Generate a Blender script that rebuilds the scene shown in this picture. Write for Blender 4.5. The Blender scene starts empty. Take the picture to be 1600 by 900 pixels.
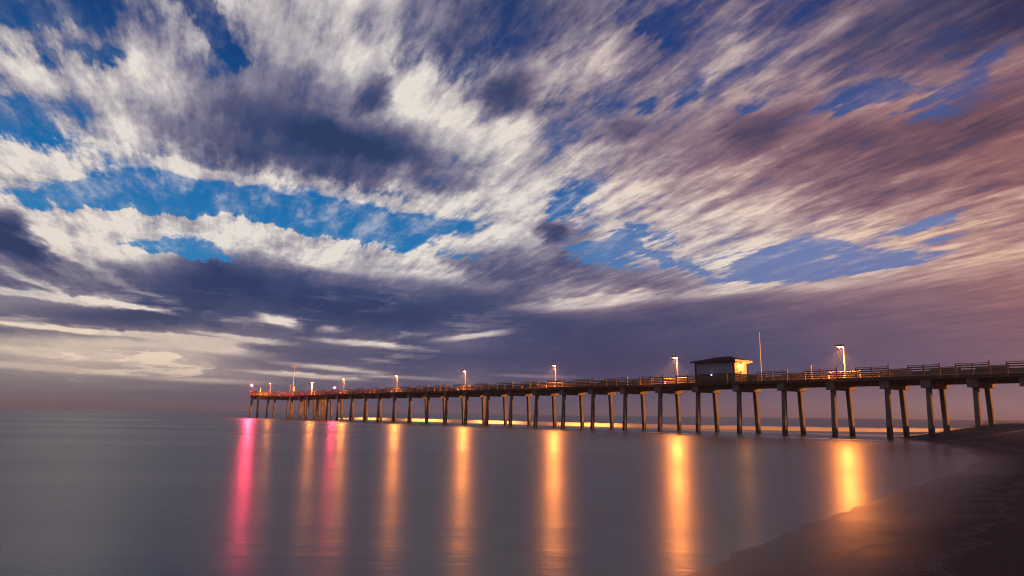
import bpy, bmesh, math, random
from mathutils import Vector, noise
random.seed(7)
R = math.radians
sc = bpy.context.scene
col = sc.collection

# ------------------------------------------------------------------ camera
CAM_Z = 1.7
PITCH, ROLL = 0.17669, 0.01202
cam_d = bpy.data.cameras.new('camera')
cam = bpy.data.objects.new('camera', cam_d)
col.objects.link(cam)
cam_d.sensor_width = 36.0
cam_d.lens = 36.0 * 1100 / 1600
cam_d.clip_start = 0.1
cam_d.clip_end = 60000
cam.location = (0, 0, CAM_Z)
cam.rotation_mode = 'QUATERNION'
from mathutils import Quaternion
cam.rotation_quaternion = Quaternion((1, 0, 0), math.pi / 2 + PITCH) @ Quaternion((0, 0, 1), ROLL)
sc.camera = cam

# ------------------------------------------------------------------ colour management, render
sc.view_settings.view_transform = 'Standard'
sc.view_settings.look = 'None'
sc.view_settings.exposure = 0.0
sc.view_settings.gamma = 1.0
sc.render.engine = 'CYCLES'
sc.cycles.use_denoising = True
sc.cycles.filter_width = 1.15
sc.cycles.max_bounces = 5
sc.cycles.diffuse_bounces = 2
sc.cycles.glossy_bounces = 3
sc.cycles.caustics_reflective = False
sc.cycles.caustics_refractive = False
sc.cycles.sample_clamp_indirect = 4.0

# ------------------------------------------------------------------ node helper
class G:
    def __init__(s, nt): s.t = nt
    def n(s, typ, **kw):
        nd = s.t.nodes.new(typ)
        for k, v in kw.items(): setattr(nd, k, v)
        return nd
    def put(s, sock, v):
        if v is None: return
        if isinstance(v, bpy.types.NodeSocket): s.t.links.new(v, sock)
        else: sock.default_value = v
    def m(s, op, a, b=None, c=None, clamp=False):
        nd = s.n('ShaderNodeMath', operation=op, use_clamp=clamp)
        s.put(nd.inputs[0], a); s.put(nd.inputs[1], b)
        if c is not None: s.put(nd.inputs[2], c)
        return nd.outputs[0]
    def v(s, op, a, b=None, sc_=None):
        nd = s.n('ShaderNodeVectorMath', operation=op)
        s.put(nd.inputs[0], a); s.put(nd.inputs[1], b)
        if sc_ is not None: s.put(nd.inputs['Scale'], sc_)
        return nd.outputs['Value'] if op in ('DOT_PRODUCT', 'LENGTH') else nd.outputs['Vector']
    def xyz(s, x, y, z):
        nd = s.n('ShaderNodeCombineXYZ'); s.put(nd.inputs[0], x); s.put(nd.inputs[1], y); s.put(nd.inputs[2], z)
        return nd.outputs[0]
    def sep(s, v):
        nd = s.n('ShaderNodeSeparateXYZ'); s.put(nd.inputs[0], v); return nd.outputs
    def noise(s, vec, scale=1.0, detail=4, rough=.55, lac=2.0, dist=0.0):
        nd = s.n('ShaderNodeTexNoise')
        s.put(nd.inputs['Vector'], vec); nd.inputs['Scale'].default_value = scale
        nd.inputs['Detail'].default_value = detail; nd.inputs['Roughness'].default_value = rough
        nd.inputs['Lacunarity'].default_value = lac; nd.inputs['Distortion'].default_value = dist
        return nd.outputs['Fac']
    def mr(s, x, a, b, c=0.0, d=1.0, smooth=True):
        nd = s.n('ShaderNodeMapRange', interpolation_type='SMOOTHSTEP' if smooth else 'LINEAR')
        s.put(nd.inputs[0], x)
        for i, q in enumerate((a, b, c, d)): s.put(nd.inputs[i + 1], q)
        return nd.outputs[0]
    def mix(s, f, a, b):
        nd = s.n('ShaderNodeMix', data_type='RGBA')
        s.put(nd.inputs[0], f)
        for k, q in ((6, a), (7, b)):
            s.put(nd.inputs[k], q if isinstance(q, bpy.types.NodeSocket) else (q[0], q[1], q[2], 1))
        return nd.outputs[2]
    def ramp(s, f, stops, interp='LINEAR'):
        nd = s.n('ShaderNodeValToRGB'); s.put(nd.inputs[0], f)
        cr = nd.color_ramp; cr.interpolation = interp
        while len(cr.elements) < len(stops): cr.elements.new(0.5)
        for e, (p, c) in zip(cr.elements, stops): e.position = p; e.color = (c[0], c[1], c[2], 1)
        return nd.outputs[0]

def lin(r, g, b):
    f = lambda c: (c / 255 / 12.92) if c <= 10 else ((c / 255 + .055) / 1.055) ** 2.4
    return (f(r), f(g), f(b))

# ------------------------------------------------------------------ sky
# The cloud cover is laid out by azimuth and elevation: cover (0 clear - 9 full) and tone (0 dark - 9 moonlit),
# sampled every few degrees; wind-drawn streak noise in the plane of the cloud layer carries all finer structure.
ROWY = [0, 40, 80, 120, 160, 200, 240, 280, 320, 350, 380, 410, 440, 470, 500, 530, 560, 590, 615, 640]
COVER = [
 '26 25 55 46 88 98 97 98 97 84 84 84 84 54 84 43 84 83 93 92 91',
 '66 45 66 84 45 97 86 98 86 84 75 95 95 43 84 86 85 84 95 94 92',
 '66 55 66 97 56 85 96 99 67 77 76 86 86 95 65 87 86 85 85 44 94',
 '87 88 87 86 67 94 97 96 99 97 74 86 87 86 76 88 87 46 75 54 94',
 '15 56 67 97 93 93 93 94 99 97 93 86 68 87 87 88 87 47 24 73 93',
 '25 67 87 96 84 85 92 92 96 99 99 98 95 95 97 94 94 94 85 85 95',
 '56 99 98 76 83 72 83 94 95 95 99 98 96 96 95 95 95 95 95 96 96',
 '98 69 88 88 98 98 95 93 94 98 99 58 58 96 96 97 96 96 87 96 96',
 '98 08 09 09 08 19 08 28 99 88 99 59 77 98 96 98 96 96 88 87 86',
 '91 98 99 99 49 79 18 09 09 39 99 85 79 99 97 98 88 88 57 88 97',
 '91 98 99 29 59 79 99 98 98 98 98 85 48 98 98 88 38 78 88 97 97',
 '96 94 95 97 91 92 88 59 99 94 93 94 47 57 48 18 38 38 58 97 97',
 '92 94 93 91 90 90 91 91 95 93 92 95 94 93 86 68 88 97 96 95 95',
 '97 96 95 91 90 91 90 90 91 91 93 98 97 92 93 93 94 94 94 94 95',
 '91 91 90 90 91 93 91 90 90 91 91 91 92 92 92 93 93 93 94 94 94',
 '96 97 97 96 97 94 93 94 92 95 92 91 91 92 92 92 93 93 93 94 94',
 '95 96 96 95 95 92 92 92 91 91 91 91 91 91 91 92 92 93 93 94 94',
 '94 94 94 94 95 95 94 94 92 94 92 91 91 92 92 92 92 93 93 93 94',
 '93 93 92 92 92 92 92 92 92 92 92 92 92 92 92 93 93 93 94 94 94',
 '93 93 93 92 92 92 92 92 92 92 93 93 93 94 94 94 94 94 95 95 95',
]
TINTC = [0, 160, 320, 480, 640, 800, 960, 1120, 1280, 1440, 1600]
TINT = {0: '00000112334', 100: '00000122346', 200: '00000124678', 300: '10000024567',
        400: '11000011367', 470: '22100122457', 530: '66532122346', 590: '66654333345', 640: '44433344555'}
def grid_lookup(px, py):
    cx = min(max(px / 80, 0), 19.999); i = int(cx); fx = cx - i
    py = min(max(py, 0), 639.9)
    j = max(k for k in range(len(ROWY)) if ROWY[k] <= py); fy = (py - ROWY[j]) / (ROWY[j + 1] - ROWY[j])
    def cell(jj, ii, w): return int(COVER[jj].split()[ii][w]) / 9
    out = []
    for w in (0, 1):
        a = cell(j, i, w) * (1 - fx) + cell(j, i + 1, w) * fx
        b = cell(j + 1, i, w) * (1 - fx) + cell(j + 1, i + 1, w) * fx
        out.append(a * (1 - fy) + b * fy)
    ks = sorted(TINT); j = max(n for n in range(len(ks)) if ks[n] <= py); j = min(j, len(ks) - 2)
    fy = (py - ks[j]) / (ks[j + 1] - ks[j])
    cx = min(max(px / 160, 0), 9.999); i = int(cx); fx = cx - i
    t = lambda jj, ii: int(TINT[ks[jj]][ii]) / 9
    out.append((t(j, i) * (1 - fx) + t(j, i + 1) * fx) * (1 - fy) + (t(j + 1, i) * (1 - fx) + t(j + 1, i + 1) * fx) * fy)
    return out
def dir_px(az, el):
    x, y, z = math.sin(az) * math.cos(el), math.cos(az) * math.cos(el), math.sin(el)
    cp, sp = math.cos(PITCH), math.sin(PITCH)
    d = max(y * cp + z * sp, .05); u = z * cp - y * sp
    X, Y = x / d, u / d
    cr, sr = math.cos(ROLL), math.sin(ROLL)
    X, Y = X * cr + Y * sr, -X * sr + Y * cr
    return 800 + 1100 * X, 450 - 1100 * Y

# single features: ellipses in azimuth and elevation; half length, half width, tilt, change of cover, change of tone
def feat(px, py, a, b, tilt, dD, dS):
    X, Y = (px - 800) / 1100, (450 - py) / 1100
    cr, sr = math.cos(ROLL), math.sin(ROLL); X, Y = X * cr - Y * sr, X * sr + Y * cr
    cp, sp = math.cos(PITCH), math.sin(PITCH)
    v = Vector((X, cp - Y * sp, sp + Y * cp)).normalized()
    k = 180 / math.pi / 1100 * math.cos(math.atan(math.hypot(X, Y)))
    return (math.degrees(math.atan2(v.x, v.y)), math.degrees(math.asin(v.z)), a * k / max(.8, math.cos(math.asin(v.z))), b * k, tilt, dD, dS)
FEATURES = [feat(*f) for f in [
    (120, 60, 260, 70, 0, -.02, -.05), (40, 120, 90, 30, 0, .35, .2), (230, 120, 60, 40, 0, .2, .1), (60, 245, 60, 25, -10, .3, .25), (700, 50, 200, 50, 0, -.12, -.1), (1050, 110, 260, 70, 15, -.04, -.06),
    (1500, 250, 180, 60, 4, .25, -.34), (1540, 40, 170, 50, 0, .25, -.3), (1180, 235, 220, 42, 5, .25, -.28), (1330, 70, 200, 40, 18, .1, -.18), (660, 170, 90, 40, 10, .15, .08), (800, 240, 130, 40, 20, .15, .08), (120, 575, 220, 42, 0, 0, .22), (300, 560, 120, 25, 0, 0, .1),
    (275, 389, 85, 11, 0, -.9, 0), (270, 348, 120, 13, 4, .8, .45), (470, 385, 150, 20, -17, .7, .4), (640, 415, 130, 16, -12, .7, .5),
    (420, 330, 330, 26, -9, -.8, 0), (170, 310, 100, 22, 6, -.8, 0), (25, 375, 48, 24, -30, .5, -.9), (140, 360, 90, 40, 0, .5, .45),
    (10, 185, 40, 26, 0, -.8, 0), (370, 75, 34, 20, -25, -.8, 0), (330, 25, 45, 22, -30, -.7, 0), (60, 20, 60, 26, 20, -.6, 0), (165, 95, 45, 14, 0, -.6, 0),
    (585, 150, 24, 34, 0, .2, -.6), (825, 145, 45, 26, 25, .2, -.5), (1374, 142, 26, 24, 20, -.95, 0), (1450, 162, 55, 14, 22, -.8, 0), (1513, 98, 30, 14, 20, -.8, 0),
    (1052, 35, 24, 22, 20, -.6, -.1), (1070, 145, 36, 12, 22, -.8, 0), (995, 160, 24, 9, 22, -.7, 0), (1165, 170, 24, 9, 15, -.7, 0), (905, 308, 62, 11, 25, -.6, 0),
    (945, 385, 40, 11, 12, -.8, 0), (1010, 365, 60, 9, -20, -.6, 0), (1020, 395, 90, 8, -24, -.7, 0), (1270, 425, 150, 12, 3, -.6, 0), (1220, 400, 70, 12, 10, -.7, 0), (1440, 350, 50, 8, 12, -.35, 0),
    (860, 355, 34, 16, 10, .2, -.65), (945, 470, 120, 9, 5, .3, .7), (1130, 455, 90, 9, 8, .3, .5), (560, 300, 90, 12, -10, .3, .45), (330, 278, 150, 14, -3, .4, .45),
    (480, 200, 130, 26, -8, .2, -.35), (430, 245, 130, 22, -6, .2, -.25), (620, 258, 130, 24, -12, .2, -.34), (940, 215, 40, 18, 25, .1, -.35), (1180, 200, 60, 30, 0, .2, -.3),
    (90, 465, 130, 6, -3, .3, .75), (200, 478, 60, 3.5, -6, .3, .6), (60, 440, 70, 5, -20, .3, .45), (160, 425, 90, 6, -22, .3, .4), (150, 518, 220, 4, -1, .3, .75), (330, 540, 80, 9, -8, .3, .6), (440, 503, 26, 8, -12, .3, .8), (380, 528, 60, 4, -5, .3, .6),
    (570, 537, 80, 4.5, -3, .3, .75), (740, 525, 60, 4.5, 8, .3, .75), (520, 515, 20, 5, 0, .3, .6), (520, 575, 70, 4, -4, .3, .75), (480, 587, 80, 3.5, -3, .3, .75), (640, 590, 60, 3, -2, .2, .5), (840, 588, 60, 3, -1, .2, .45),
    (120, 555, 130, 6, -2, .1, .25), (330, 595, 90, 4, -1, .1, .4), (70, 575, 110, 5, -3, .1, .3), (230, 535, 110, 8, 0, .1, .2),
]]
ELS = [0, .8, 1.6, 2.5, 3.4, 4.4, 5.4, 6.4, 7.4, 8.5, 9.7, 11, 12.2, 13.5, 15, 16.5, 18, 20, 22, 24, 26, 28, 30, 32, 34, 44, 60]
AZS = [-40 + 4 * i for i in range(21)]
AVG = (.8, .32)

def build_world():
    w = bpy.data.worlds.new('World'); sc.world = w; w.use_nodes = True
    nt = w.node_tree; nt.nodes.clear(); g = G(nt)
    gen = g.n('ShaderNodeTexCoord').outputs['Generated']
    d = g.v('NORMALIZE', gen)
    dx, dy, dz = g.sep(d)
    zz = g.m('ADD', g.m('MAXIMUM', dz, 0.0), 0.045)
    WA = R(-22)                                        # the wind blows from / to this azimuth
    wind = (math.sin(WA), math.cos(WA), 0); cross = (math.cos(WA), -math.sin(WA), 0)
    P = g.v('DIVIDE', d, g.xyz(zz, zz, zz))
    pw = g.v('DOT_PRODUCT', P, wind); pc = g.v('DOT_PRODUCT', P, cross)
    # noises in the cloud plane
    st_big = g.noise(g.xyz(g.m('MULTIPLY', pc, 1.15), g.m('MULTIPLY', pw, .5), 3.1), 1.6, 5, .6)
    st_fine = g.noise(g.xyz(g.m('MULTIPLY', pc, 5.2), g.m('MULTIPLY', pw, 1.25), 9.7), 1.7, 5, .62)
    st_hair = g.noise(g.xyz(g.m('MULTIPLY', pc, 16.), g.m('MULTIPLY', pw, 2.6), 1.7), 1.5, 3, .6)
    puff = g.noise(g.xyz(g.m('MULTIPLY', pc, 1.0), g.m('MULTIPLY', pw, .55), 17.0), 3.4, 5, .6)
    puff2 = g.noise(g.xyz(pc, g.m('MULTIPLY', pw, .6), 27.0), 2.1, 6, .65)
    # warped lookup direction: along the wind and a little across
    wv = g.v('SCALE', wind, sc_=g.m('MULTIPLY', zz, g.m('MULTIPLY', g.m('SUBTRACT', st_fine, .5), .5)))
    cv = g.v('SCALE', cross, sc_=g.m('MULTIPLY', zz, g.m('MULTIPLY', g.m('SUBTRACT', puff, .5), .35)))
    chip = g.noise(g.xyz(g.m('MULTIPLY', pc, 2.4), g.m('MULTIPLY', pw, 1.1), 41.0), 3.2, 5, .68)
    wv2 = g.v('SCALE', wind, sc_=g.m('MULTIPLY', zz, g.m('MULTIPLY', g.m('SUBTRACT', puff2, .5), .42)))
    q = g.v('NORMALIZE', g.v('ADD', g.v('ADD', d, wv), g.v('ADD', cv, wv2)))
    qx, qy, qz = g.sep(q)
    az = g.m('ARCTAN2', qx, qy); el = g.m('ARCSINE', qz)
    azd = g.m('MULTIPLY', az, 180 / math.pi)
    aabs = g.m('ABSOLUTE', azd); sgn = g.m('SIGN', azd)
    folded = g.m('MULTIPLY', g.m('SUBTRACT', 1.0, g.m('DIVIDE', g.m('SUBTRACT', aabs, 40.0), 140.0)), 40.0)
    azf = g.m('MULTIPLY', sgn, g.m('MINIMUM', aabs, folded))
    elf = g.m('DIVIDE', g.m('MULTIPLY', g.m('MAXIMUM', el, 0.0), 180 / math.pi), 60.0, clamp=True)
    acc = None
    for a in AZS:
        stops = []
        for e in ELS:
            px, py = dir_px(R(a), R(min(e, 33.5)))
            c = grid_lookup(px, py)
            if e > 34:
                f = .5 if e < 50 else 1
                c = [c[0] * (1 - f) + AVG[0] * f, c[1] * (1 - f) + AVG[1] * f, c[2] * (1 - f) + .12 * f]
            stops.append((e / 60.0, c))
        # each step hangs on the one before it, so the shader compiler keeps few values alive at once
        elc, azc = (elf, azf) if acc is None else (g.m('MULTIPLY_ADD', g.sep(acc)[0], 1e-7, elf), g.m('MULTIPLY_ADD', g.sep(acc)[1], 1e-7, azf))
        r = g.ramp(elc, stops)
        wgt = g.m('SUBTRACT', 1.0, g.m('DIVIDE', g.m('ABSOLUTE', g.m('SUBTRACT', azc, float(a))), 4.0), clamp=True)
        v = g.v('SCALE', r, sc_=wgt)
        acc = v if acc is None else g.v('ADD', acc, v)
    D, S, T = g.sep(acc)
    D = g.m('MULTIPLY_ADD', g.m('SUBTRACT', chip, .5), .55, D)
    eld = g.m('MULTIPLY', el, 180 / math.pi)
    for (fa, fe, ha, hb, tilt, dD, dS) in FEATURES:
        mp = g.n('ShaderNodeMapping', vector_type='TEXTURE'); g.put(mp.inputs['Vector'], g.xyz(g.m('MULTIPLY_ADD', S, 1e-7, azd), g.m('MULTIPLY_ADD', D, 1e-7, eld), 0.0))
        mp.inputs['Location'].default_value = (fa, fe, 0); mp.inputs['Rotation'].default_value = (0, 0, R(tilt)); mp.inputs['Scale'].default_value = (ha, hb, 1)
        m = g.mr(g.v('LENGTH', mp.outputs[0]), 1.7, .15)
        if dD: D = g.m('MULTIPLY_ADD', m, dD * (.85 if dD < 0 else 1.), D)
        if dS: S = g.m('MULTIPLY_ADD', m, dS * .8, S)
    D = g.m('MULTIPLY_ADD', g.m('MULTIPLY', g.m('SUBTRACT', chip, .5), g.mr(dz, .12, .22)), .7, g.m('MINIMUM', g.m('MAXIMUM', D, .06), 1.0)); S = g.m('MINIMUM', g.m('MAXIMUM', S, -.05), .88)
    hi = g.mr(dz, .10, .30)                            # streaks rule overhead, broken rolls near the horizon
    # cover
    calm = g.mr(dz, .08, .23, .14, 1.0)
    det = g.m('ADD', g.m('MULTIPLY', g.m('SUBTRACT', st_fine, .5), 1.6), g.m('MULTIPLY', g.m('SUBTRACT', st_big, .5), .6))
    det = g.m('ADD', det, g.m('MULTIPLY', g.m('SUBTRACT', st_hair, .5), .35))
    cov = g.mr(g.m('ADD', D, g.m('MULTIPLY', det, calm)), g.mr(dz, .2, .42, .40, .30, False), g.mr(dz, .2, .42, .74, .98, False))
    veil = g.mr(g.m('ADD', g.m('MULTIPLY', st_fine, .55), g.m('MULTIPLY', chip, .45)), .42, .68, 0., .5)
    cov = g.m('MAXIMUM', cov, g.m('MULTIPLY', veil, g.mr(dz, .12, .3, .55, 1.0)))
    # tone
    tdet = g.m('ADD', g.m('MULTIPLY', g.m('SUBTRACT', st_fine, .5), .95), g.m('MULTIPLY', g.m('SUBTRACT', puff, .5), .7))
    tdet = g.m('ADD', tdet, g.m('MULTIPLY', g.m('SUBTRACT', st_hair, .5), .35))
    tdet = g.m('ADD', tdet, g.m('MULTIPLY', g.m('SUBTRACT', st_big, .5), .35))
    tdet = g.m('ADD', tdet, g.m('MULTIPLY', g.m('MULTIPLY', g.m('SUBTRACT', chip, .5), g.mr(dz, .14, .24)), .6))
    amp = g.mr(S, .0, .45, .5, 1.0)
    tone = g.m('ADD', S, g.m('MULTIPLY', tdet, g.m('MULTIPLY', amp, calm)), clamp=True)
    # thin bright rolls in the low dark band
    low = g.mr(dz, .015, .05); low2 = g.mr(dz, .20, .13)
    roll = g.noise(g.xyz(g.m('MULTIPLY', azd, .045), g.m('MULTIPLY', dz, 15.0), 4.4), 2.0, 8, .64, dist=.25)
    rollf = g.m('MULTIPLY', g.m('MULTIPLY', g.mr(roll, .535, .63), low), low2)
    left = g.mr(azd, 8.0, -8.0)
    tone = g.m('ADD', tone, g.m('MULTIPLY', g.m('MULTIPLY', rollf, left), .35), clamp=True)
    cloud = g.ramp(tone, [(0, lin(46, 61, 101)), (.18, lin(62, 75, 113)), (.38, lin(92, 93, 124)), (.62, lin(134, 130, 150)), (.82, lin(184, 177, 182)), (1, lin(230, 221, 213))])
    warm = g.ramp(tone, [(0, lin(62, 40, 60)), (.2, lin(94, 70, 84)), (.4, lin(128, 86, 94)), (.6, lin(156, 106, 104)), (.8, lin(190, 140, 128)), (1, lin(236, 190, 158))])
    peach = g.ramp(tone, [(0, lin(72, 72, 96)), (.25, lin(96, 90, 108)), (.42, lin(126, 114, 118)), (.62, lin(160, 144, 138)), (.82, lin(202, 180, 162)), (1, lin(240, 210, 180))])
    warm = g.mix(g.mr(azd, -8., 8.), peach, warm)
    ccol = g.mix(g.m('MULTIPLY', T, 1.12, clamp=True), cloud, warm)
    # clear sky between the clouds: Sky Texture lit by a low moon, deepened
    sky = g.n('ShaderNodeTexSky', sky_type='NISHITA', sun_disc=False)
    sky.sun_elevation = R(14); sky.sun_rotation = R(-40); sky.altitude = 0; sky.air_density = 1.0; sky.dust_density = .2
    nis = g.v('MULTIPLY', g.v('SCALE', sky.outputs[0], sc_=.05), (.10, .55, .95))
    blue = g.ramp(g.m('DIVIDE', el, R(60)), [(0, lin(60, 118, 170)), (.2, lin(45, 125, 185)), (.29, lin(12, 104, 172)), (.38, lin(12, 78, 142)), (.48, lin(18, 54, 116)), (1, lin(14, 34, 84))])
    viol = g.ramp(g.m('DIVIDE', el, R(60)), [(0, lin(110, 105, 150)), (.22, lin(118, 132, 182)), (.35, lin(74, 92, 150)), (.5, lin(34, 60, 124)), (1, lin(22, 40, 95))])
    base = g.mix(g.mr(azd, -4., 24.), blue, viol)
    clear = g.mix(.15, base, nis)
    out = g.mix(cov, clear, ccol)
    # away from the moonlit quarter of the sky the clouds are darker
    out = g.v('SCALE', out, sc_=g.mr(dy, -.5, .55, .42, 1.0))
    # last degree above the sea: even haze bank
    out = g.mix(g.mr(dz, .07, .0, 0., .8), out, g.mix(g.mr(azd, 5., 34.), g.mix(g.mr(azd, -34., -12.), lin(122, 108, 108), lin(90, 88, 110)), lin(146, 114, 118)))
    lp = g.mr(dz, -.01, -.06)
    out = g.mix(lp, out, lin(40, 38, 46))
    bg = g.n('ShaderNodeBackground'); g.put(bg.inputs[0], out); bg.inputs[1].default_value = 1.0
    o = g.n('ShaderNodeOutputWorld'); nt.links.new(bg.outputs[0], o.inputs[0])
    w.cycles.sampling_method = 'MANUAL'; w.cycles.sample_map_resolution = 512
build_world()

# ------------------------------------------------------------------ town glow: one low warm key light from landward
SUN_AZ, SUN_EL = 123.0, 2.8
sd = bpy.data.lights.new('shore_glow', 'SUN'); sd.energy = 5.0; sd.angle = R(1.5); sd.color = (1.0, .31, .065)
so = bpy.data.objects.new('shore_glow', sd); col.objects.link(so)
dv = Vector((math.sin(R(SUN_AZ)) * math.cos(R(SUN_EL)), math.cos(R(SUN_AZ)) * math.cos(R(SUN_EL)), math.sin(R(SUN_EL))))
so.rotation_mode = 'QUATERNION'; so.rotation_quaternion = dv.to_track_quat('Z', 'Y')

# ------------------------------------------------------------------ materials
def mat(name, fn):
    m = bpy.data.materials.new(name); m.use_nodes = True
    nt = m.node_tree; nt.nodes.clear(); g = G(nt)
    p = g.n('ShaderNodeBsdfPrincipled'); o = g.n('ShaderNodeOutputMaterial')
    nt.links.new(p.outputs[0], o.inputs[0]); fn(g, p)
    return m
def bump(g, p, h, strength, dist):
    b = g.n('ShaderNodeBump'); g.put(b.inputs['Height'], h); b.inputs['Strength'].default_value = strength
    b.inputs['Distance'].default_value = dist; g.put(p.inputs['Normal'], b.outputs[0])

def _concrete(g, p):
    co = g.n('ShaderNodeTexCoord').outputs['Object']
    geo = g.n('ShaderNodeNewGeometry').outputs['Position']
    n1 = g.noise(g.v('MULTIPLY', geo, (1, 1, .35)), 1.6, 6, .65); n2 = g.noise(geo, 14, 3, .6)
    c = g.ramp(n1, [(.25, (.12, .106, .096)), (.5, (.225, .205, .19)), (.75, (.33, .305, .28))])
    c = g.mix(g.mr(n2, .55, .8, 0, .5), c, (.14, .12, .11))
    g.put(p.inputs['Base Color'], c); p.inputs['Roughness'].default_value = .85
    bump(g, p, g.m('ADD', n1, n2), .35, .02)
def _growth(g, p):
    geo = g.n('ShaderNodeNewGeometry').outputs['Position']
    n1 = g.noise(geo, 9, 5, .7)
    g.put(p.inputs['Base Color'], g.ramp(n1, [(.3, (.016, .014, .012)), (.7, (.06, .05, .042))]))
    p.inputs['Roughness'].default_value = .55
    bump(g, p, n1, .8, .05)
def _wood(a, b, rough=.75):
    def f(g, p):
        geo = g.n('ShaderNodeNewGeometry').outputs['Position']
        oi = g.n('ShaderNodeObjectInfo').outputs['Random']
        n = g.noise(g.v('MULTIPLY', geo, (3, 3, 12)), 2.0, 5, .6)
        t = g.m('ADD', g.m('MULTIPLY', n, .7), g.m('MULTIPLY', oi, .35))
        g.put(p.inputs['Base Color'], g.ramp(t, [(.25, a), (.75, b)])); p.inputs['Roughness'].default_value = rough
        bump(g, p, n, .3, .01)
    return f
def _plain(c, rough=.5, metal=0., var=.15):
    def f(g, p):
        geo = g.n('ShaderNodeNewGeometry').outputs['Position']
        n = g.noise(geo, 6, 4, .6)
        g.put(p.inputs['Base Color'], g.mix(g.m('MULTIPLY', n, var * 2), c, tuple(x * .55 for x in c)))
        p.inputs['Roughness'].default_value = rough; p.inputs['Specular IOR Level'].default_value = .15 if rough > .85 else .5; p.inputs['Metallic'].default_value = metal
    return f
def _emit(c, s):
    def f(g, p):
        p.inputs['Base Color'].default_value = (.8, .8, .8, 1)
        p.inputs['Emission Color'].default_value = (*c, 1); p.inputs['Emission Strength'].default_value = s
    return f
M = {
    'concrete': mat('weathered_concrete', _concrete),
    'growth': mat('barnacle_growth', _growth),
    'wood': mat('weathered_timber', _wood((.05, .036, .028), (.13, .095, .07))),
    'rail': mat('railing_timber', _wood((.15, .105, .07), (.33, .24, .165))),
    'beam': mat('brown_beam_timber', _wood((.06, .028, .018), (.12, .055, .035))),
    'pole': mat('white_painted_pole', _plain((.75, .72, .68), .45)),
    'dark': mat('dark_metal', _plain((.03, .028, .026), .5, .3)),
    'roof': mat('dark_sheet_roof', _plain((.012, .013, .017), .9)),
    'panel': mat('pale_shutter', _plain((.36, .42, .58), .9, 0, .05)),
    'siding': mat('cream_siding', _plain((.80, .74, .62), .6)),
    'bulb': mat('sodium_bulb', _emit((1., .42, .10), 3)),
    'redbulb': mat('red_beacon_glass', _emit((1., .07, .12), 3.2)),
    'whitebulb': mat('white_lamp_glass', _emit((.8, .95, 1.), 9)),
    'cable': mat('black_cable', _plain((.02, .02, .02), .6)),
}

# ------------------------------------------------------------------ object helpers
def link(o, parent=None):
    col.objects.link(o)
    if parent is not None: o.parent = parent
    return o
def tag(o, label=None, cat=None, group=None, kind=None):
    if label: o['label'] = label
    if cat: o['category'] = cat
    if group: o['group'] = group
    if kind: o['kind'] = kind
    return o
def mesh_of(name, bm, m):
    me = bpy.data.meshes.new(name); bm.normal_update(); bm.to_mesh(me); bm.free(); me.materials.append(m); return me
def obj(name, bm_or_me, m=None, parent=None, loc=(0, 0, 0), rot=0.0):
    me = bm_or_me if isinstance(bm_or_me, bpy.types.Mesh) else mesh_of(name, bm_or_me, m)
    o = bpy.data.objects.new(name, me); o.location = loc; o.rotation_euler = (0, 0, rot)
    return link(o, parent)
def empty(name, loc, rz=0.0, parent=None):
    o = bpy.data.objects.new(name, None); o.location = loc; o.rotation_euler = (0, 0, rz); o.empty_display_size = .3
    return link(o, parent)
def box(bm, x0, x1, y0, y1, z0, z1, bev=0.0):
    vs = [bm.verts.new(p) for p in ((x0, y0, z0), (x1, y0, z0), (x1, y1, z0), (x0, y1, z0), (x0, y0, z1), (x1, y0, z1), (x1, y1, z1), (x0, y1, z1))]
    fs = [bm.faces.new([vs[i] for i in f]) for f in ((3, 2, 1, 0), (4, 5, 6, 7), (0, 1, 5, 4), (1, 2, 6, 5), (2, 3, 7, 6), (3, 0, 4, 7))]
    if bev:
        es = list({e for f in fs for e in f.edges})
        bmesh.ops.bevel(bm, geom=es, offset=bev, segments=1, affect='EDGES')
    return bm
def boxm(name, x0, x1, y0, y1, z0, z1, m, parent, bev=0.0, **k):
    return obj(name, box(bmesh.new(), x0, x1, y0, y1, z0, z1, bev), m, parent, **k)
def tube(bm, pts, rad, seg=8, cap=True):
    """rad: float or list"""
    rings = []
    n = len(pts)
    for i, p in enumerate(pts):
        p = Vector(p)
        t = (Vector(pts[min(i + 1, n - 1)]) - Vector(pts[max(i - 1, 0)])).normalized()
        u = t.cross(Vector((0, 0, 1)))
        if u.length < 1e-3: u = t.cross(Vector((0, 1, 0)))
        u.normalize(); w = t.cross(u)
        r = rad[i] if isinstance(rad, (list, tuple)) else rad
        rings.append([bm.verts.new(p + (u * math.cos(2 * math.pi * k / seg) + w * math.sin(2 * math.pi * k / seg)) * r) for k in range(seg)])
    for a, b in zip(rings, rings[1:]):
        for k in range(seg): bm.faces.new((a[k], a[(k + 1) % seg], b[(k + 1) % seg], b[k]))
    if cap:
        bm.faces.new(rings[0][::-1]); bm.faces.new(rings[-1])
    return bm

# ------------------------------------------------------------------ pier frame: local x = across (towards the far side), local y = seaward
AZ = -0.68543
O = Vector((46.1004, 49.2648, 0)); THETA = -AZ
A = Vector((math.sin(AZ), math.cos(AZ), 0)); C = Vector((math.cos(AZ), -math.sin(AZ), 0))
def pp(s, lat, z=0.0): return O - A * s + C * lat + Vector((0, 0, z))
HW = 2.126                                           # half width
CAPB, CAPT, FB, FT, DECK = 4.24, 4.99, 4.97, 5.28, 5.20
HI, LO = 6.16, 5.93
END = -157.0; TIP = -162.1                           # landward and seaward edge of the T head
NEARARM, FARARM = -HW - 5.2, 10.4

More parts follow.
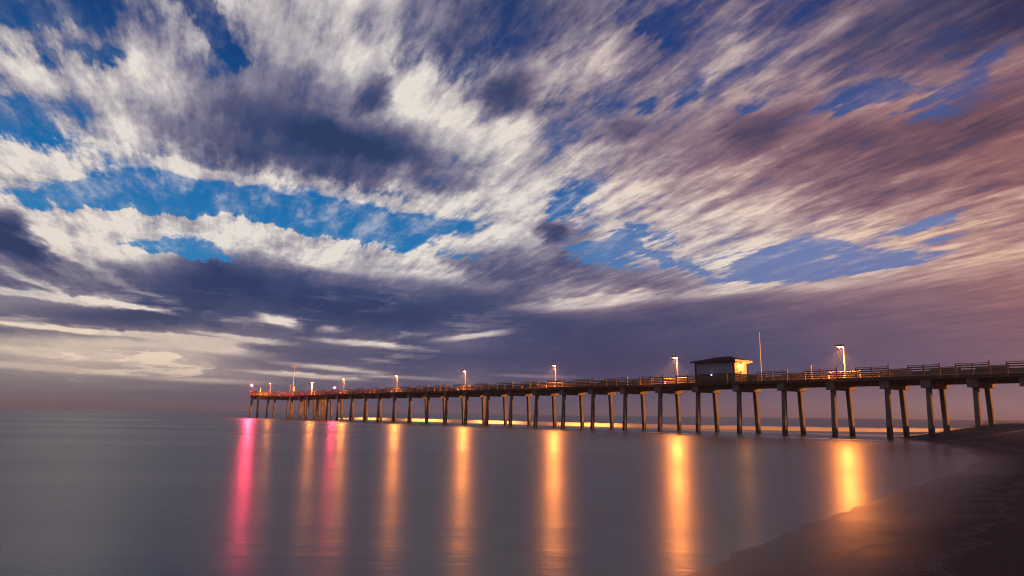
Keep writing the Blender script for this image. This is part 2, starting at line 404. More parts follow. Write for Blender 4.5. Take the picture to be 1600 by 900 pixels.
BENTS = [-151.0, -146.01, -141.79, -137.09, -131.96, -126.8, -120.92, -115.15, -109.84, -104.16, -98.75, -93.04, -87.47, -81.93, -76.47, -70.92, -65.43, -59.96, -54.59, -49.21, -43.9, -38.7, -33.61, -28.57, -23.62, -18.76, -15.4, -11.93, -8.34, -4.5, 0.5, 5.8, 11.2]
# stations (metres along the pier) of the seaward face of each pile cap
pier = empty('fishing_pier', tuple(pp(-76, 0, 0)), THETA)
tag(pier, 'long timber fishing pier on splayed concrete piles running from the beach to sea', 'pier')
Y0P = 76.0
def ly(s): return -s - Y0P                            # local y of station s

SHORE = [(-30, -26), (-14, -12), (-5, -1), (-1.2, 4), (1.26, 7.17), (2.63, 9.09), (4.67, 11.78), (9.36, 17.63), (15.15, 24.4), (21.2, 32.6), (25.7, 41.2), (29.0, 50), (31.6, 58), (34.2, 64.5), (39.5, 75), (48.5, 87.5), (62, 97), (85, 104), (130, 118), (420, 190), (2500, 600)]
def shore_dist(x, y):
    best = 1e9; sgn = 1
    for (ax, ay), (bx, by) in zip(SHORE, SHORE[1:]):
        ux, uy = bx - ax, by - ay; L2 = ux * ux + uy * uy
        t = max(0, min(1, ((x - ax) * ux + (y - ay) * uy) / L2))
        ex, ey = x - ax - t * ux, y - ay - t * uy; dd = ex * ex + ey * ey
        if dd < best: best = dd; sgn = 1 if (ux * ey - uy * ex) < 0 else -1
    return sgn * math.sqrt(best)
def sand_z(x, y):
    d = shore_dist(x, y)
    if d < 0: z = max(-1.6, d * .06)
    else:
        t = min(1, d / 9.5); z = 1.42 * t * t * (3 - 2 * t)
        r = math.hypot(x, y)
        near = max(0, min(1, (r - 14) / 30)); z *= .45 + .55 * near
        z *= 1 - .62 * max(0, min(1, (d - 12) / 14))
        z *= 1 - .72 * max(0, min(1, (y - 66) / 14))
    k = max(0, min(1, (d - .5) / 5))
    z += k * (.05 * noise.noise(Vector((x * .35, y * .35, 0))) + .018 * noise.noise(Vector((x * 1.3, y * 1.3, 5))))
    return z

# piles
def pile_mesh():
    bm = bmesh.new()
    # unit pile standing from z=0 to 1, half size .21, chamfered corners
    h, c = .20, .035
    prof = [(h, -h + c), (h, h - c), (h - c, h), (-h + c, h), (-h, h - c), (-h, -h + c), (-h + c, -h), (h - c, -h)]
    rings = []
    for i in range(7):
        t = i / 6
        rings.append([bm.verts.new((x * (1.03 - .05 * t), y * (1.03 - .05 * t), t)) for x, y in prof])
    for a, b in zip(rings, rings[1:]):
        for k in range(8): bm.faces.new((a[k], a[(k + 1) % 8], b[(k + 1) % 8], b[k]))
    bm.faces.new(rings[0][::-1]); bm.faces.new(rings[-1])
    return mesh_of('pile', bm, M['concrete'])
def growth_mesh(seed):
    bm = bmesh.new(); rings = []
    for i in range(6):
        t = i / 5; ring = []
        for k in range(12):
            a = 2 * math.pi * k / 12
            r = .262 + .05 * noise.noise(Vector((math.cos(a) * 2, math.sin(a) * 2, t * 4 + seed * 7))) - .03 * t
            q = max(abs(math.cos(a)), abs(math.sin(a))); r *= (.6 + .4 / q)
            zt = t + (.14 * noise.noise(Vector((math.cos(a) * 1.5, math.sin(a) * 1.5, seed * 3.3))) if i == 5 else 0)
            ring.append(bm.verts.new((math.cos(a) * r * .93, math.sin(a) * r * .93, zt)))
        rings.append(ring)
    for a, b in zip(rings, rings[1:]):
        for k in range(12): bm.faces.new((a[k], a[(k + 1) % 12], b[(k + 1) % 12], b[k]))
    bm.faces.new(rings[-1])
    return mesh_of('marine_growth', bm, M['growth'])
PILE = pile_mesh(); GROW = [growth_mesh(i) for i in range(4)]
def shear_matrix(base, top):
    from mathutils import Matrix
    b, t = Vector(base), Vector(top); v = t - b
    m = Matrix.Identity(4); m.col[2] = (v.x, v.y, v.z, 0); m.col[3] = (b.x, b.y, b.z, 1)
    return m
def place_pile(lat_b, lat_t, s, s_b=None, zt=CAPB + .03):
    s_b = s if s_b is None else s_b
    w = pp(s, lat_b); gz = sand_z(w.x, w.y); zb = min(gz, 0) - 1.2 if gz < .3 else gz - .6
    f = lambda z: (lat_t + (lat_b - lat_t) * (zt - z) / zt, ly(s + (s_b - s) * (zt - z) / zt), z)
    o = obj('pile', PILE, parent=pier); o.matrix_local = shear_matrix(f(zb), f(zt))
    if gz < .5:
        k = random.randrange(4); top = .75 + random.random() * .25
        gobj = obj('marine_growth', GROW[k], parent=o)
        L = zt - zb
        from mathutils import Matrix
        g0 = (-.5 - zb) / L; g1 = (top - zb) / L
        m = Matrix.Identity(4); m[2][2] = g1 - g0; m[2][3] = g0
        gobj.matrix_local = m
    return o
bc = bmesh.new(); box(bc, -HW, HW, -.40, .40, CAPB, CAPT, .025); CAP = mesh_of('pile_cap', bc, M['concrete'])
TW, RK = 1.127, .517
bents = []
for s in BENTS:
    sa = s + .25
    bents.append(sa)
    obj('pile_cap', CAP, parent=pier, loc=(0, ly(sa), 0))
    for sg in (-1, 1): place_pile(sg * (TW + RK), sg * TW, sa)
# T head: two cross beams on straight and raked piles
for srow in (END - .9, TIP + .9):
    boxm('pile_cap', NEARARM + .1, FARARM - .1, ly(srow) - .3, ly(srow) + .3, CAPB + .1, CAPT, M['concrete'], pier, .02)
for lat in (NEARARM + .45, -2.9, 1.6, 5.2, 9.9):
    for srow, lean in ((END - .9, .0), (TIP + .9, .35)):
        place_pile(lat + (-.25 if lat < 0 else .2) * (srow < END - 2), lat, srow, srow - lean, CAPB + .13)
# stringers, one set per span, butted over the caps
allb = [END - .9] + bents + [16.0]
strs = {}
for a, b in zip(allb, allb[1:]):
    L = (b - a) - .02
    for lat in (-1.62, -.55, .55, 1.62):
        # they run through: butt joint above each cap, bottom higher than the cap bottom
        key = round(L, 2)
        if key not in strs:
            bm = bmesh.new(); box(bm, -.12, .12, -L / 2, L / 2, 4.63, FB - .004, .01); strs[key] = mesh_of('stringer', bm, M['beam'])
        obj('stringer', strs[key], parent=pier, loc=(lat, ly((a + b) / 2), 0))
    for lat in (-HW - .10, HW + .10):
        boxm('edge_beam', lat - .06, lat + .06, ly(b) + .008, ly(a) - .008, FB, FT, M['wood'], pier, .008)
# T head edge beams and joists
for (x0, x1, y0, y1) in ((NEARARM, -HW - .17, ly(END) - .06, ly(END) + .06), (HW + .17, FARARM, ly(END) - .06, ly(END) + .06),
                         (NEARARM, FARARM, ly(TIP) - .06, ly(TIP) + .06),
                         (NEARARM - .06, NEARARM + .06, ly(END) + .07, ly(TIP) - .07), (FARARM - .06, FARARM + .06, ly(END) + .07, ly(TIP) - .07)):
    boxm('edge_beam', x0, x1, y0, y1, FB - .25, FT, M['wood'], pier, .008)
jb = bmesh.new()
for lat in [NEARARM + .5 + i * 1.2 for i in range(15)]: box(jb, lat - .06, lat + .06, ly(END) + .1, ly(TIP) - .1, 4.70, FB + .1)
obj('joists', jb, M['beam'], pier)
# deck planks: seen only edge-on from below, joined
db = bmesh.new(); y = ly(15.8)
while y < ly(END) - .1:
    box(db, -HW - .03, HW + .03, y, y + .135, 5.13 + random.uniform(-.003, .003), DECK + random.uniform(-.004, .004)); y += .147
tag(obj('deck_planks', db, M['wood'], pier), kind='stuff')
db = bmesh.new(); x = NEARARM + .08
while x < FARARM - .2:
    box(db, x, x + .135, ly(END) + .08, ly(TIP) - .08, 5.13, DECK + random.uniform(-.004, .004)); x += .147
tag(obj('deck_planks', db, M['wood'], pier), kind='stuff')

# ------------------------------------------------------------------ railings
RX = HW + .21                                         # lateral of the railing plane
def section_parts(L, high):
    """list of (name, box) for a section of length L along +y from 0"""
    top = HI if high else LO
    out = []
    ps = [0.05, L / 2, L - .05] if high else []
    for i, y in enumerate(ps):
        t = top - .045 + (.17 if (i == 0) else 0)
        out.append(('post', (-.05, .05, y - .05, y + .05, FB + .02, t)))
    out.append(('top_rail', (-.085, .085, (.10 if high else .003), L - .003, top - .042, top)))
    zs = (5.41, 5.60, 5.79, 5.98) if high else (5.41, 5.60, 5.79)
    for z in zs: out.append(('rail_board', (.052, .085, .003, L - .003, z - .052, z + .052)))
    return out
MC = {}
def railing(x, y, rot, L, high, detailed, mirror):
    """a railing section: starts at local (x,y), runs along its own +y after rot; mirror puts boards on the other face"""
    key = (round(L, 2), high, detailed, mirror); L = round(L, 2)
    e = None
    if detailed:
        e = empty('railing', (x, y, 0), rot, pier)
        for i, (nm, (x0, x1, y0, y1, z0, z1)) in enumerate(section_parts(L, high)):
            k2 = key + (i,)
            if k2 not in MC:
                if mirror: x0, x1 = -x1, -x0
                bm = bmesh.new(); box(bm, x0, x1, y0, y1, z0, z1, .006); MC[k2] = mesh_of(nm, bm, M['rail'])
            obj(nm, MC[k2], parent=e)
    else:
        if key not in MC:
            bm = bmesh.new()
            for nm, (x0, x1, y0, y1, z0, z1) in section_parts(L, high):
                if mirror: x0, x1 = -x1, -x0
                box(bm, x0, x1, y0, y1, z0, z1)
            MC[key] = mesh_of('railing', bm, M['rail'])
        e = obj('railing', MC[key], parent=pier, loc=(x, y, 0), rot=rot)
    return e
starts = [-78.8, -73.22, -67.58, -62.1, -56.87, -51.44, -46.08, -40.82, -35.9, -30.68, -25.68, -20.79, -16.37, -12.72, -9.15, -4.2, 1.2, 6.6, 12.0]
while starts[0] > END + 5.4: starts.insert(0, starts[0] - 5.55)
for i, s0 in enumerate(starts):                       # a high section then a low one, each pair one span long
    s1 = starts[i + 1] if i + 1 < len(starts) else 15.8
    h = s0 + (s1 - s0) * (.66 if s0 < -17 else .70)
    for side in (-1, 1):
        det = s0 > (-95 if side < 0 else -60)
        mir = side < 0
        # sections run seaward from their landward end
        railing(side * RX, ly(h), 0, h - s0 - .01, True, det, mir)
        railing(side * RX, ly(s1) + .005, 0, s1 - h - .015, False, det, mir)
# link between the last section and the head, then round the head
railing(-RX, ly(starts[0]) + .01, 0, starts[0] - END - .1, True, False, True)
railing(RX, ly(starts[0]) + .01, 0, starts[0] - END - .1, True, False, False)
def run(x0, y0, x1, y1, outside_left):
    L = math.hypot(x1 - x0, y1 - y0); rot = math.atan2(-(x1 - x0), (y1 - y0)); n = max(1, round(L / 2.6)); l = L / n
    for i in range(n):
        t = i / n; railing(x0 + (x1 - x0) * t, y0 + (y1 - y0) * t, rot, l - .02, i % 3 != 2, False, outside_left)
run(-RX - .15, ly(END) - .12, NEARARM + .0, ly(END) - .12, True)
run(NEARARM - .12, ly(END), NEARARM - .12, ly(TIP), True)
run(NEARARM, ly(TIP) + .12, FARARM, ly(TIP) + .12, True)
run(FARARM + .12, ly(END), FARARM + .12, ly(TIP), False)
run(RX + .15, ly(END) - .12, FARARM, ly(END) - .12, False)
# slack cable hanging under the deck beside the shelter
cb = bmesh.new(); pts = []
for i in range(13):
    t = i / 12; pts.append((-HW - .05, ly(-42.6 + 3.6 * t), 4.55 - .75 * math.sin(math.pi * t) * (1 - .25 * t)))
tube(cb, pts, .02, 5); obj('hanging_cable', cb, M['cable'], pier)

# ------------------------------------------------------------------ shelter hut on the deck
HS0, HS1 = -38.42, -33.59                              # seaward and landward ends
hut = empty('pier_hut', tuple(pp((HS0 + HS1) / 2, -.85, DECK)), THETA)
tag(hut, 'small hut with dark hipped roof and pale shuttered front standing on the pier deck', 'hut')
hl = (HS1 - HS0) / 2; hx0, hx1 = -1.05, 1.35
EV, RG = 2.27, 2.78
boxm('wall', hx0 + .05, hx1 - .05, -hl + .05, hl - .05, 0, EV - .02, M['wood'], hut, .01)
for (x, y) in ((hx0, -hl), (hx0, hl), (hx1, -hl), (hx1, hl)):
    boxm('corner_post', x - .07, x + .07, y - .07, y + .07, 0, EV - .003, M['dark'], hut, .008)
sh = boxm('shutter', hx0 - .02, hx0 + .03, -hl + .12, hl - .12, .95, 2.12, M['panel'], hut, .01)
for i in range(3):
    yy = -hl + .12 + (i + 1) * (2 * hl - .24) / 4
    boxm('seam', hx0 - .028, hx0 - .018, yy - .012, yy + .012, .97, 2.10, M['panel'], sh)
for i in range(9):                                    # landward wall: lapped cream boards
    z = .95 + i * .135
    bm = bmesh.new(); box(bm, hx0 + .10, hx1 - .10, -hl - .035, -hl + .04, z, z + .118, .006); obj('siding_board', bm, M['siding'], hut)
for i in range(6):
    z = .02 + i * .15
    boxm('siding_board', hx0 + .10, hx1 - .10, -hl - .03, -hl + .04, z, z + .13, M['wood'], hut, .006)
ov = .42
rb = bmesh.new()
lo = [rb.verts.new(p) for p in ((hx0 - ov, -hl - ov, EV + .1), (hx1 + ov, -hl - ov, EV + .1), (hx1 + ov, hl + ov, EV + .1), (hx0 - ov, hl + ov, EV + .1))]
lb = [rb.verts.new(v.co - Vector((0, 0, .07))) for v in lo]
cx = (hx0 + hx1) / 2
t0, t1 = rb.verts.new((cx, -hl + 1.0, RG)), rb.verts.new((cx, hl - 1.6, RG))
for f in ((lo[0], lo[1], t0), (lo[1], lo[2], t1, t0), (lo[2], lo[3], t1), (lo[3], lo[0], t0, t1), (lb[3], lb[2], lb[1], lb[0])): rb.faces.new(f)
for k in range(4): rb.faces.new((lo[k], lb[k], lb[(k + 1) % 4], lo[(k + 1) % 4]))
bmesh.ops.recalc_face_normals(rb, faces=rb.faces)
roof = obj('roof', rb, M['roof'], hut)
fb_ = bmesh.new(); tube(fb_, [(cx, -hl + .95, RG + .01), (cx, hl - 1.55, RG + .01)], .05, 6); obj('ridge_cap', fb_, M['roof'], roof)
boxm('fascia_board', hx0 - ov + .02, hx1 + ov - .02, -hl - ov - .025, -hl - ov, EV - .12, EV + .09, M['siding'], hut, .005)
boxm('fascia_board', hx0 - ov - .025, hx0 - ov, -hl - ov + .02, hl + ov - .02, EV - .06, EV + .09, M['dark'], hut, .005)
for i in range(4):
    x = hx0 + .15 + i * (hx1 - hx0 - .3) / 3
    boxm('bracket', x - .035, x + .035, -hl - ov + .01, -hl - .05, EV - .22, EV - .02, M['siding'], hut, .005)
wl = boxm('wall_lamp', hx0 - .16, hx0 - .04, .15, .35, .86, .93, M['dark'], hut, .01)
bm = bmesh.new(); bmesh.ops.create_uvsphere(bm, u_segments=12, v_segments=8, radius=.055); obj('lamp_glass', bm, M['whitebulb'], wl, loc=(hx0 - .20, .25, .86))

# ------------------------------------------------------------------ lamps
def add_light(name, kind, loc, energy, color, radius, parent, **kw):
    l = bpy.data.lights.new(name, kind); l.energy = energy * KE; l.color = color; l.shadow_soft_size = radius
    for k, v in kw.items(): setattr(l, k, v)
    o = bpy.data.objects.new(name, l); o.location = loc; link(o, parent); return o
SODIUM = (1.0, .27, .045)
LAMP_E = 650
SODIUM2 = (1.0, .32, .055)
KE = 6.0
wl2 = boxm('wall_lamp', cx - .12, cx + .12, -hl - .22, -hl - .04, EV - .34, EV - .24, M['dark'], hut, .01)
bm = bmesh.new(); bmesh.ops.create_uvsphere(bm, u_segments=12, v_segments=8, radius=.07); obj('lamp_glass', bm, M['bulb'], wl2, loc=(cx, -hl - .14, EV - .36))
add_light('wall_light', 'POINT', (cx, -hl - .30, EV - .50), 14, (1.0, .34, .06), .06, hut)
def lamp(s, lat, label, energy=LAMP_E, ztop=8.62, double=False):
    r = empty('lamp_post', tuple(pp(s, lat, DECK)), THETA)
    tag(r, label, 'lamp post', 'sodium lamp posts along the pier')
    h = ztop - DECK
    bm = bmesh.new(); tube(bm, [(0, 0, .02), (0, 0, h * .5), (0, 0, h)], [.075, .065, .05], 10); obj('pole', bm, M['pole'], r)
    bm = bmesh.new(); tube(bm, [(0, 0, 0), (0, 0, .05), (0, 0, .12)], [.16, .15, .085], 10); obj('base', bm, M['dark'], r)
    for sg in ((1, -1) if double else (1,)):
        bm = bmesh.new(); tube(bm, [(0, 0, h - .06), (0, sg * .14, h + .02), (0, sg * .26, h + .04)], .035, 6); obj('arm', bm, M['pole'], r)
        bm = bmesh.new()
        # shoe-box shade open downwards: top and four skirts
        yc = sg * .34; zb, zt = h - .06, h + .13
        box(bm, -.24, .24, yc - .36, yc + .36, zt - .03, zt)
        box(bm, -.24, -.215, yc - .36, yc + .36, zb + .02, zt - .031); box(bm, .215, .24, yc - .36, yc + .36, zb + .02, zt - .031)
        box(bm, -.214, .214, yc - .36, yc - .335, zb + .02, zt - .031); box(bm, -.214, .214, yc + .335, yc + .36, zb + .02, zt - .031)
        obj('lamp_shade', bm, M['dark'], r)
        bm = bmesh.new(); bmesh.ops.create_uvsphere(bm, u_segments=14, v_segments=8, radius=1)
        for v in bm.verts: v.co = Vector((v.co.x * .19, v.co.y * .31, v.co.z * .11))
        obj('bulb', bm, M['bulb'], r, loc=(0, yc, zb + .03))
        add_light('lamp_light', 'POINT', (0, yc, zb - .16), energy, SODIUM, .09, r)
        add_light('lamp_beam', 'SPOT', (0, yc, zb - .18), energy * 10, SODIUM2, .09, r, spot_size=R(119), spot_blend=.4).rotation_euler = (0, R(5), 0)
    return r
lamp(-23.7, 1.85, 'nearest lamp post, with wide box head, on the pier landward of the hut', 620)
lamp(-43.74, 1.85, 'sodium lamp post on the pier just seaward of the hut with the dark hipped roof', 620)
lamp(-65.07, 1.85, 'second lit lamp post on the pier counting seaward from the hut', 560)
lamp(-87.02, 1.85, 'third lit lamp post on the pier counting seaward from the hut', 500)
lamp(-109.28, 1.85, 'fourth lit lamp post on the pier counting seaward from the hut', 460)
lamp(-131.58, 1.85, 'fifth lit lamp post on the pier, just landward of the lower red beacon', 380)
lamp(-147.98, 1.85, 'lit lamp post with two heads between the tall antenna mast and the lower beacon', 170, 8.35, True)
lamp(END - 1.6, -3.9, 'small lit lamp post near the outer pier tip, left of the antenna mast', 160, 8.25)

def beacon(s, lat, h, label, energy, name='beacon_light'):
    r = empty(name, tuple(pp(s, lat, DECK)), THETA); tag(r, label, 'beacon')
    bm = bmesh.new(); tube(bm, [(0, 0, 0), (0, 0, h)], .04, 8); obj('pole', bm, M['dark'], r)
    bm = bmesh.new(); tube(bm, [(0, 0, h), (0, 0, h + .06)], [.13, .13], 10); obj('lamp_base', bm, M['dark'], r)
    bm = bmesh.new(); bmesh.ops.create_uvsphere(bm, u_segments=14, v_segments=10, radius=.25); obj('red_lens', bm, M['redbulb'], r, loc=(0, 0, h + .2))
    add_light('beacon_lamp', 'POINT', (-.30, -.16, h + .2), energy * 1.25, (1.0, .05, .10), .08, r)
    return r
beacon(TIP + .25, NEARARM + .2, 2.25, 'bright red beacon on a short pole at the outermost corner of the pier head', 1300)
beacon(-127.8, -2.0, 1.15, 'lower red beacon just above the railing between two lamp posts near the pier head', 260)

# ------------------------------------------------------------------ masts and poles
mst = empty('antenna_mast', tuple(pp(-150.4, -1.7, DECK)), THETA)
tag(mst, 'tall thin mast with a crossbar of instruments standing near the head of the pier', 'mast')
bm = bmesh.new(); tube(bm, [(0, 0, 0), (0, 0, 3.4), (0, 0, 7.1)], [.10, .075, .045], 8); obj('mast_pole', bm, M['pole'], mst)
cbm = bmesh.new(); tube(cbm, [(-.9, -.45, 6.55), (.9, .45, 6.55)], .028, 6); cro = obj('crossbar', cbm, M['pole'], mst)
for t in (-.9, -.45, .45, .9):
    bm = bmesh.new(); tube(bm, [(t, t / 2, 6.56), (t, t / 2, 6.85)], .025, 6); tube(bm, [(t, t / 2, 6.85), (t, t / 2, 6.98)], [.09, .03], 8); obj('sensor', bm, M['pole'], cro)
bm = bmesh.new(); box(bm, -.22, .22, -.16, .16, 1.05, 2.15, .02); obj('cabinet', bm, M['siding'], mst, loc=(.0, -.42, -.1))
bm = bmesh.new(); box(bm, -.05, .05, -.05, .05, 0, 1.0); obj('cabinet_stand', bm, M['dark'], mst, loc=(0, -.42, 0))
hst = empty('fish_hoist', tuple(pp(-151.6, -1.9, DECK)), THETA)
tag(hst, 'short davit post with slanting arm right beside the tall antenna mast', 'davit')
bm = bmesh.new(); tube(bm, [(0, 0, 0), (0, 0, 2.6)], .06, 8); obj('post', bm, M['pole'], hst)
bm = bmesh.new(); tube(bm, [(0, 0, 2.5), (-.45, .35, 1.95)], .035, 6); tube(bm, [(0, 0, 2.0), (-.38, .3, 2.03)], .03, 6); obj('arm', bm, M['pole'], hst)
fp = empty('flagpole', tuple(pp(-30.53, -1.8, DECK)), THETA)
tag(fp, 'tall bare flagpole on the pier between the hut and the nearest lamp post', 'flagpole')
bm = bmesh.new(); tube(bm, [(0, 0, 0), (0, 0, 2.5), (0, 0, 4.95)], [.055, .045, .028], 8); obj('shaft', bm, M['pole'], fp)
bm = bmesh.new(); bmesh.ops.create_uvsphere(bm, u_segments=8, v_segments=6, radius=.05); obj('finial', bm, M['pole'], fp, loc=(0, 0, 4.98))
def short_post(s, lat, h, label):
    r = empty('short_post', tuple(pp(s, lat, DECK)), THETA); tag(r, label, 'post')
    bm = bmesh.new(); tube(bm, [(0, 0, 0), (0, 0, h)], .06, 8); obj('shaft', bm, M['pole'], r)
    bm = bmesh.new(); bmesh.ops.create_uvsphere(bm, u_segments=10, v_segments=6, radius=.10); obj('knob', bm, M['siding'], r, loc=(0, 0, h + .04))
lamp(-3.2, 1.85, 'dimmer lamp post at the beach end of the pier, landward of all the others', 260)
short_post(-25.15, -1.95, 1.28, 'short round-topped post just above the railing between flagpole and nearest lamp post')
short_post(END - 2.6, -4.0 - 1.9, 1.75, 'short thin post above the railing at the pier head beside the outer red beacon')

# ------------------------------------------------------------------ sea
def _water(g, p):
    geo = g.n('ShaderNodeNewGeometry').outputs['Position']
    p.inputs['Base Color'].default_value = (.028, .033, .038, 1)
    p.inputs['IOR'].default_value = 1.33
    p.inputs['Specular IOR Level'].default_value = .46
    p.inputs['Specular Tint'].default_value = (.80, .94, 1.0, 1)
    n0 = g.noise(g.v('MULTIPLY', geo, (.02, .06, 0)), 1, 3, .5)
    g.put(p.inputs['Roughness'], g.mr(n0, .3, .7, .25, .34, False))
    n1 = g.noise(g.v('MULTIPLY', geo, (1.2, 3.2, 0)), 1.4, 4, .6)
    n2 = g.noise(g.v('MULTIPLY', geo, (.25, .7, 0)), 1.0, 3, .5)
    n3 = g.noise(g.v('MULTIPLY', geo, (.07, .42, 0)), 1.0, 3, .5)
    bump(g, p, g.m('ADD', g.m('ADD', n1, n2), g.m('MULTIPLY', n3, 4.0)), .12, .05)
def disc(rmax, z, m, name, r0=.5, seg=128):
    bm = bmesh.new(); rings = []; r = r0
    c = bm.verts.new((0, 0, z))
    while True:
        rings.append([bm.verts.new((r * math.cos(2 * math.pi * k / seg), r * math.sin(2 * math.pi * k / seg), z)) for k in range(seg)])
        if r >= rmax: break
        r = min(r * 2.2, rmax)
    for k in range(seg): bm.faces.new((c, rings[0][k], rings[0][(k + 1) % seg]))
    for a, b in zip(rings, rings[1:]):
        for k in range(seg): bm.faces.new((a[k], b[k], b[(k + 1) % seg], a[(k + 1) % seg]))
    return obj(name, bm, m)
tag(disc(2500, 0, mat('calm_sea_water', _water), 'sea'), kind='structure')

# ------------------------------------------------------------------ beach
def _sand(g, p):
    geo = g.n('ShaderNodeNewGeometry').outputs['Position']
    x, y, z = g.sep(geo)
    n1 = g.noise(geo, .8, 5, .6); n2 = g.noise(geo, 35, 4, .7); n3 = g.noise(g.v('MULTIPLY', geo, (1, 1, 0)), .45, 4, .6)
    zz = g.m('ADD', z, g.m('MULTIPLY', g.m('SUBTRACT', n3, .5), .05))
    wet = g.mr(zz, .10, -.03); damp = g.mr(zz, .9, .25)
    dry = g.ramp(n1, [(.3, (.12, .092, .085)), (.7, (.17, .13, .115))])
    c = g.mix(damp, dry, (.044, .037, .044)); c = g.mix(wet, c, (.010, .011, .013))
    # foam lace left by the last waves, in bands that follow the shore (distance to the waterline is stored on the mesh)
    at = g.n('ShaderNodeAttribute', attribute_name='shore'); d = at.outputs['Fac']
    flat = g.v('MULTIPLY', geo, (1, 1, 0))
    u = g.m('ADD', d, g.m('MULTIPLY', g.m('SUBTRACT', g.noise(flat, .55, 3, .55), .5), 2.2))
    fl = g.noise(flat, 7.0, 5, .75, dist=1.4)
    lace = g.mr(g.m('ABSOLUTE', g.m('SUBTRACT', fl, .5)), .045, .0)
    patch = g.mr(g.noise(flat, .9, 3, .6), .45, .62)
    edge1 = g.mr(g.m('ABSOLUTE', g.m('SUBTRACT', u, 1.35)), .10, .02)
    edge2 = g.mr(g.m('ABSOLUTE', g.m('SUBTRACT', u, 2.35)), .12, .02)
    zone = g.m('MULTIPLY', g.m('MULTIPLY', g.mr(u, 1.3, 1.5), g.mr(u, 2.5, 2.2)), patch)
    fleck = g.mr(g.noise(flat, 26.0, 3, .7), .42, .62)
    foam = g.m('MULTIPLY', g.m('ADD', g.m('MULTIPLY', lace, g.m('MULTIPLY', zone, .9)), g.m('MULTIPLY', g.m('ADD', edge1, edge2), .24)), fleck, clamp=True)
    c = g.mix(foam, c, (.50, .47, .50))
    g.put(p.inputs['Base Color'], c)
    r = g.mix(wet, (.62, .62, .62), (.33, .33, .33)); g.put(p.inputs['Roughness'], g.m('ADD', g.sep(r)[0], g.m('MULTIPLY', foam, .3)))
    p.inputs['IOR'].default_value = 1.33
    g.put(p.inputs['Specular IOR Level'], g.m('ADD', .05, g.m('MULTIPLY', wet, .42)))
    bump(g, p, g.m('MULTIPLY', g.m('ADD', g.m('MULTIPLY', n2, .5), n1), g.m('SUBTRACT', 1.05, wet)), .3, .03)
def beach():
    nr, na = 150, 300
    verts = []; faces = []
    rs = [0.0] + [1.2 * (700 / 1.2) ** (i / (nr - 1)) for i in range(nr)]
    for r in rs[1:]:
        for k in range(na):
            a = 2 * math.pi * k / na
            # finer towards the view
            x, y = r * math.sin(a), r * math.cos(a)
            verts.append((x, y, sand_z(x, y)))
    c = len(verts); verts.append((0, 0, sand_z(0, 0)))
    for k in range(na): faces.append((c, (k + 1) % na, k))
    for i in range(nr - 1):
        for k in range(na):
            a, b = i * na + k, i * na + (k + 1) % na
            faces.append((a, b, b + na, a + na))
    me = bpy.data.meshes.new('beach_sand'); me.from_pydata(verts, [], faces); me.update()
    for pl in me.polygons: pl.use_smooth = True
    at = me.attributes.new('shore', 'FLOAT', 'POINT')
    at.data.foreach_set('value', [shore_dist(v[0], v[1]) if math.hypot(v[0], v[1]) < 140 else 30.0 for v in verts])
    me.materials.append(mat('beach_sand', _sand))
    o = obj('beach_sand', me); return tag(o, kind='structure')
beach()

# ------------------------------------------------------------------ breaking surf line beyond the pier
def _foam(g, p):
    geo = g.n('ShaderNodeNewGeometry').outputs['Position']
    n = g.noise(geo, 3, 4, .6)
    g.put(p.inputs['Base Color'], g.mix(n, (.95, .94, .92), (.88, .86, .84))); p.inputs['Roughness'].default_value = .8
    # spray and foam let light through
    tr = g.n('ShaderNodeBsdfTranslucent'); tr.inputs[0].default_value = (.95, .93, .91, 1)
    mx = g.n('ShaderNodeMixShader'); mx.inputs[0].default_value = .28
    o = [n for n in g.t.nodes if n.type == 'OUTPUT_MATERIAL'][0]
    g.t.links.new(p.outputs[0], mx.inputs[1]); g.t.links.new(tr.outputs[0], mx.inputs[2]); g.t.links.new(mx.outputs[0], o.inputs[0])
SURF = [(-42, 171), (-30, 156.5), (-16, 139.5), (-3, 123.5), (6, 113), (14.5, 104.6), (21, 98.8), (27.5, 94.3), (34, 91.4), (42, 90.4), (48.7, 91.8), (58, 97.5), (70, 103)]
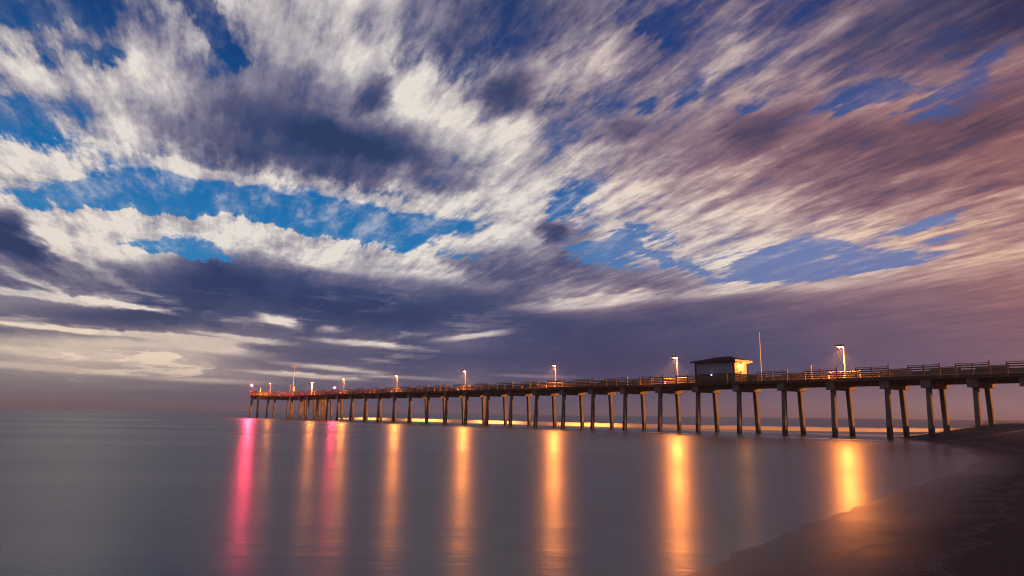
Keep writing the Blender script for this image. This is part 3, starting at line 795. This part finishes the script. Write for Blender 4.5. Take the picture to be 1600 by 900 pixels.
def surf():
    # dense resample
    pts = []
    for (a, b) in zip(SURF, SURF[1:]):
        n = int(math.dist(a, b) / .5)
        for i in range(n): t = i / n; pts.append((a[0] + (b[0] - a[0]) * t, a[1] + (b[1] - a[1]) * t))
    verts, faces = [], []
    N = len(pts)
    sm = []
    for i in range(N):
        w = pts[max(0, i - 8):i + 9]; sm.append((sum(p[0] for p in w) / len(w), sum(p[1] for p in w) / len(w)))
    K = 6
    for i, (x, y) in enumerate(sm):
        x1, y1 = sm[min(i + 1, N - 1)]; x0, y0 = sm[max(i - 1, 0)]
        tx, ty = x1 - x0, y1 - y0; L = math.hypot(tx, ty); nx, ny = ty / L, -tx / L   # towards the camera
        f = min(1, i / 25) * min(1, (N - i) / 10)
        h = (.50 + .08 * noise.noise(Vector((x * .5, y * .5, 0)))) * (.15 + .85 * f)
        w = .5 + .15 * noise.noise(Vector((x * .3, y * .3, 7)))
        for k in range(K + 1):
            a = math.pi * k / K
            verts.append((x + nx * w * math.cos(a), y + ny * w * math.cos(a), -.05 + (h + .05) * math.sin(a) ** .8 if 0 < k < K else -.05))
    for i in range(N - 1):
        for k in range(K):
            a = i * (K + 1) + k; faces.append((a, a + 1, a + K + 2, a + K + 1))
    me = bpy.data.meshes.new('surf_foam'); me.from_pydata(verts, [], faces); me.update()
    for pl in me.polygons: pl.use_smooth = True
    me.materials.append(mat('white_surf_foam', _foam))
    tag(obj('surf_foam', me), 'thin glowing line of breaking surf on the water behind the pier piles', 'surf', kind='stuff')
surf()

# ------------------------------------------------------------------ thin salt haze over the water
def haze():
    m = bpy.data.materials.new('salt_haze'); m.use_nodes = True
    nt = m.node_tree; nt.nodes.clear()
    pv = nt.nodes.new('ShaderNodeVolumePrincipled'); o = nt.nodes.new('ShaderNodeOutputMaterial')
    pv.inputs['Color'].default_value = (.72, .78, .92, 1); pv.inputs['Density'].default_value = HAZE
    pv.inputs['Anisotropy'].default_value = .35
    nt.links.new(pv.outputs[0], o.inputs['Volume'])
    bm = bmesh.new(); box(bm, -2600, 2600, -2600, 2600, -3.0, 14.5)
    tag(obj('haze', bm, m), kind='stuff')
HAZE = .0004
haze()
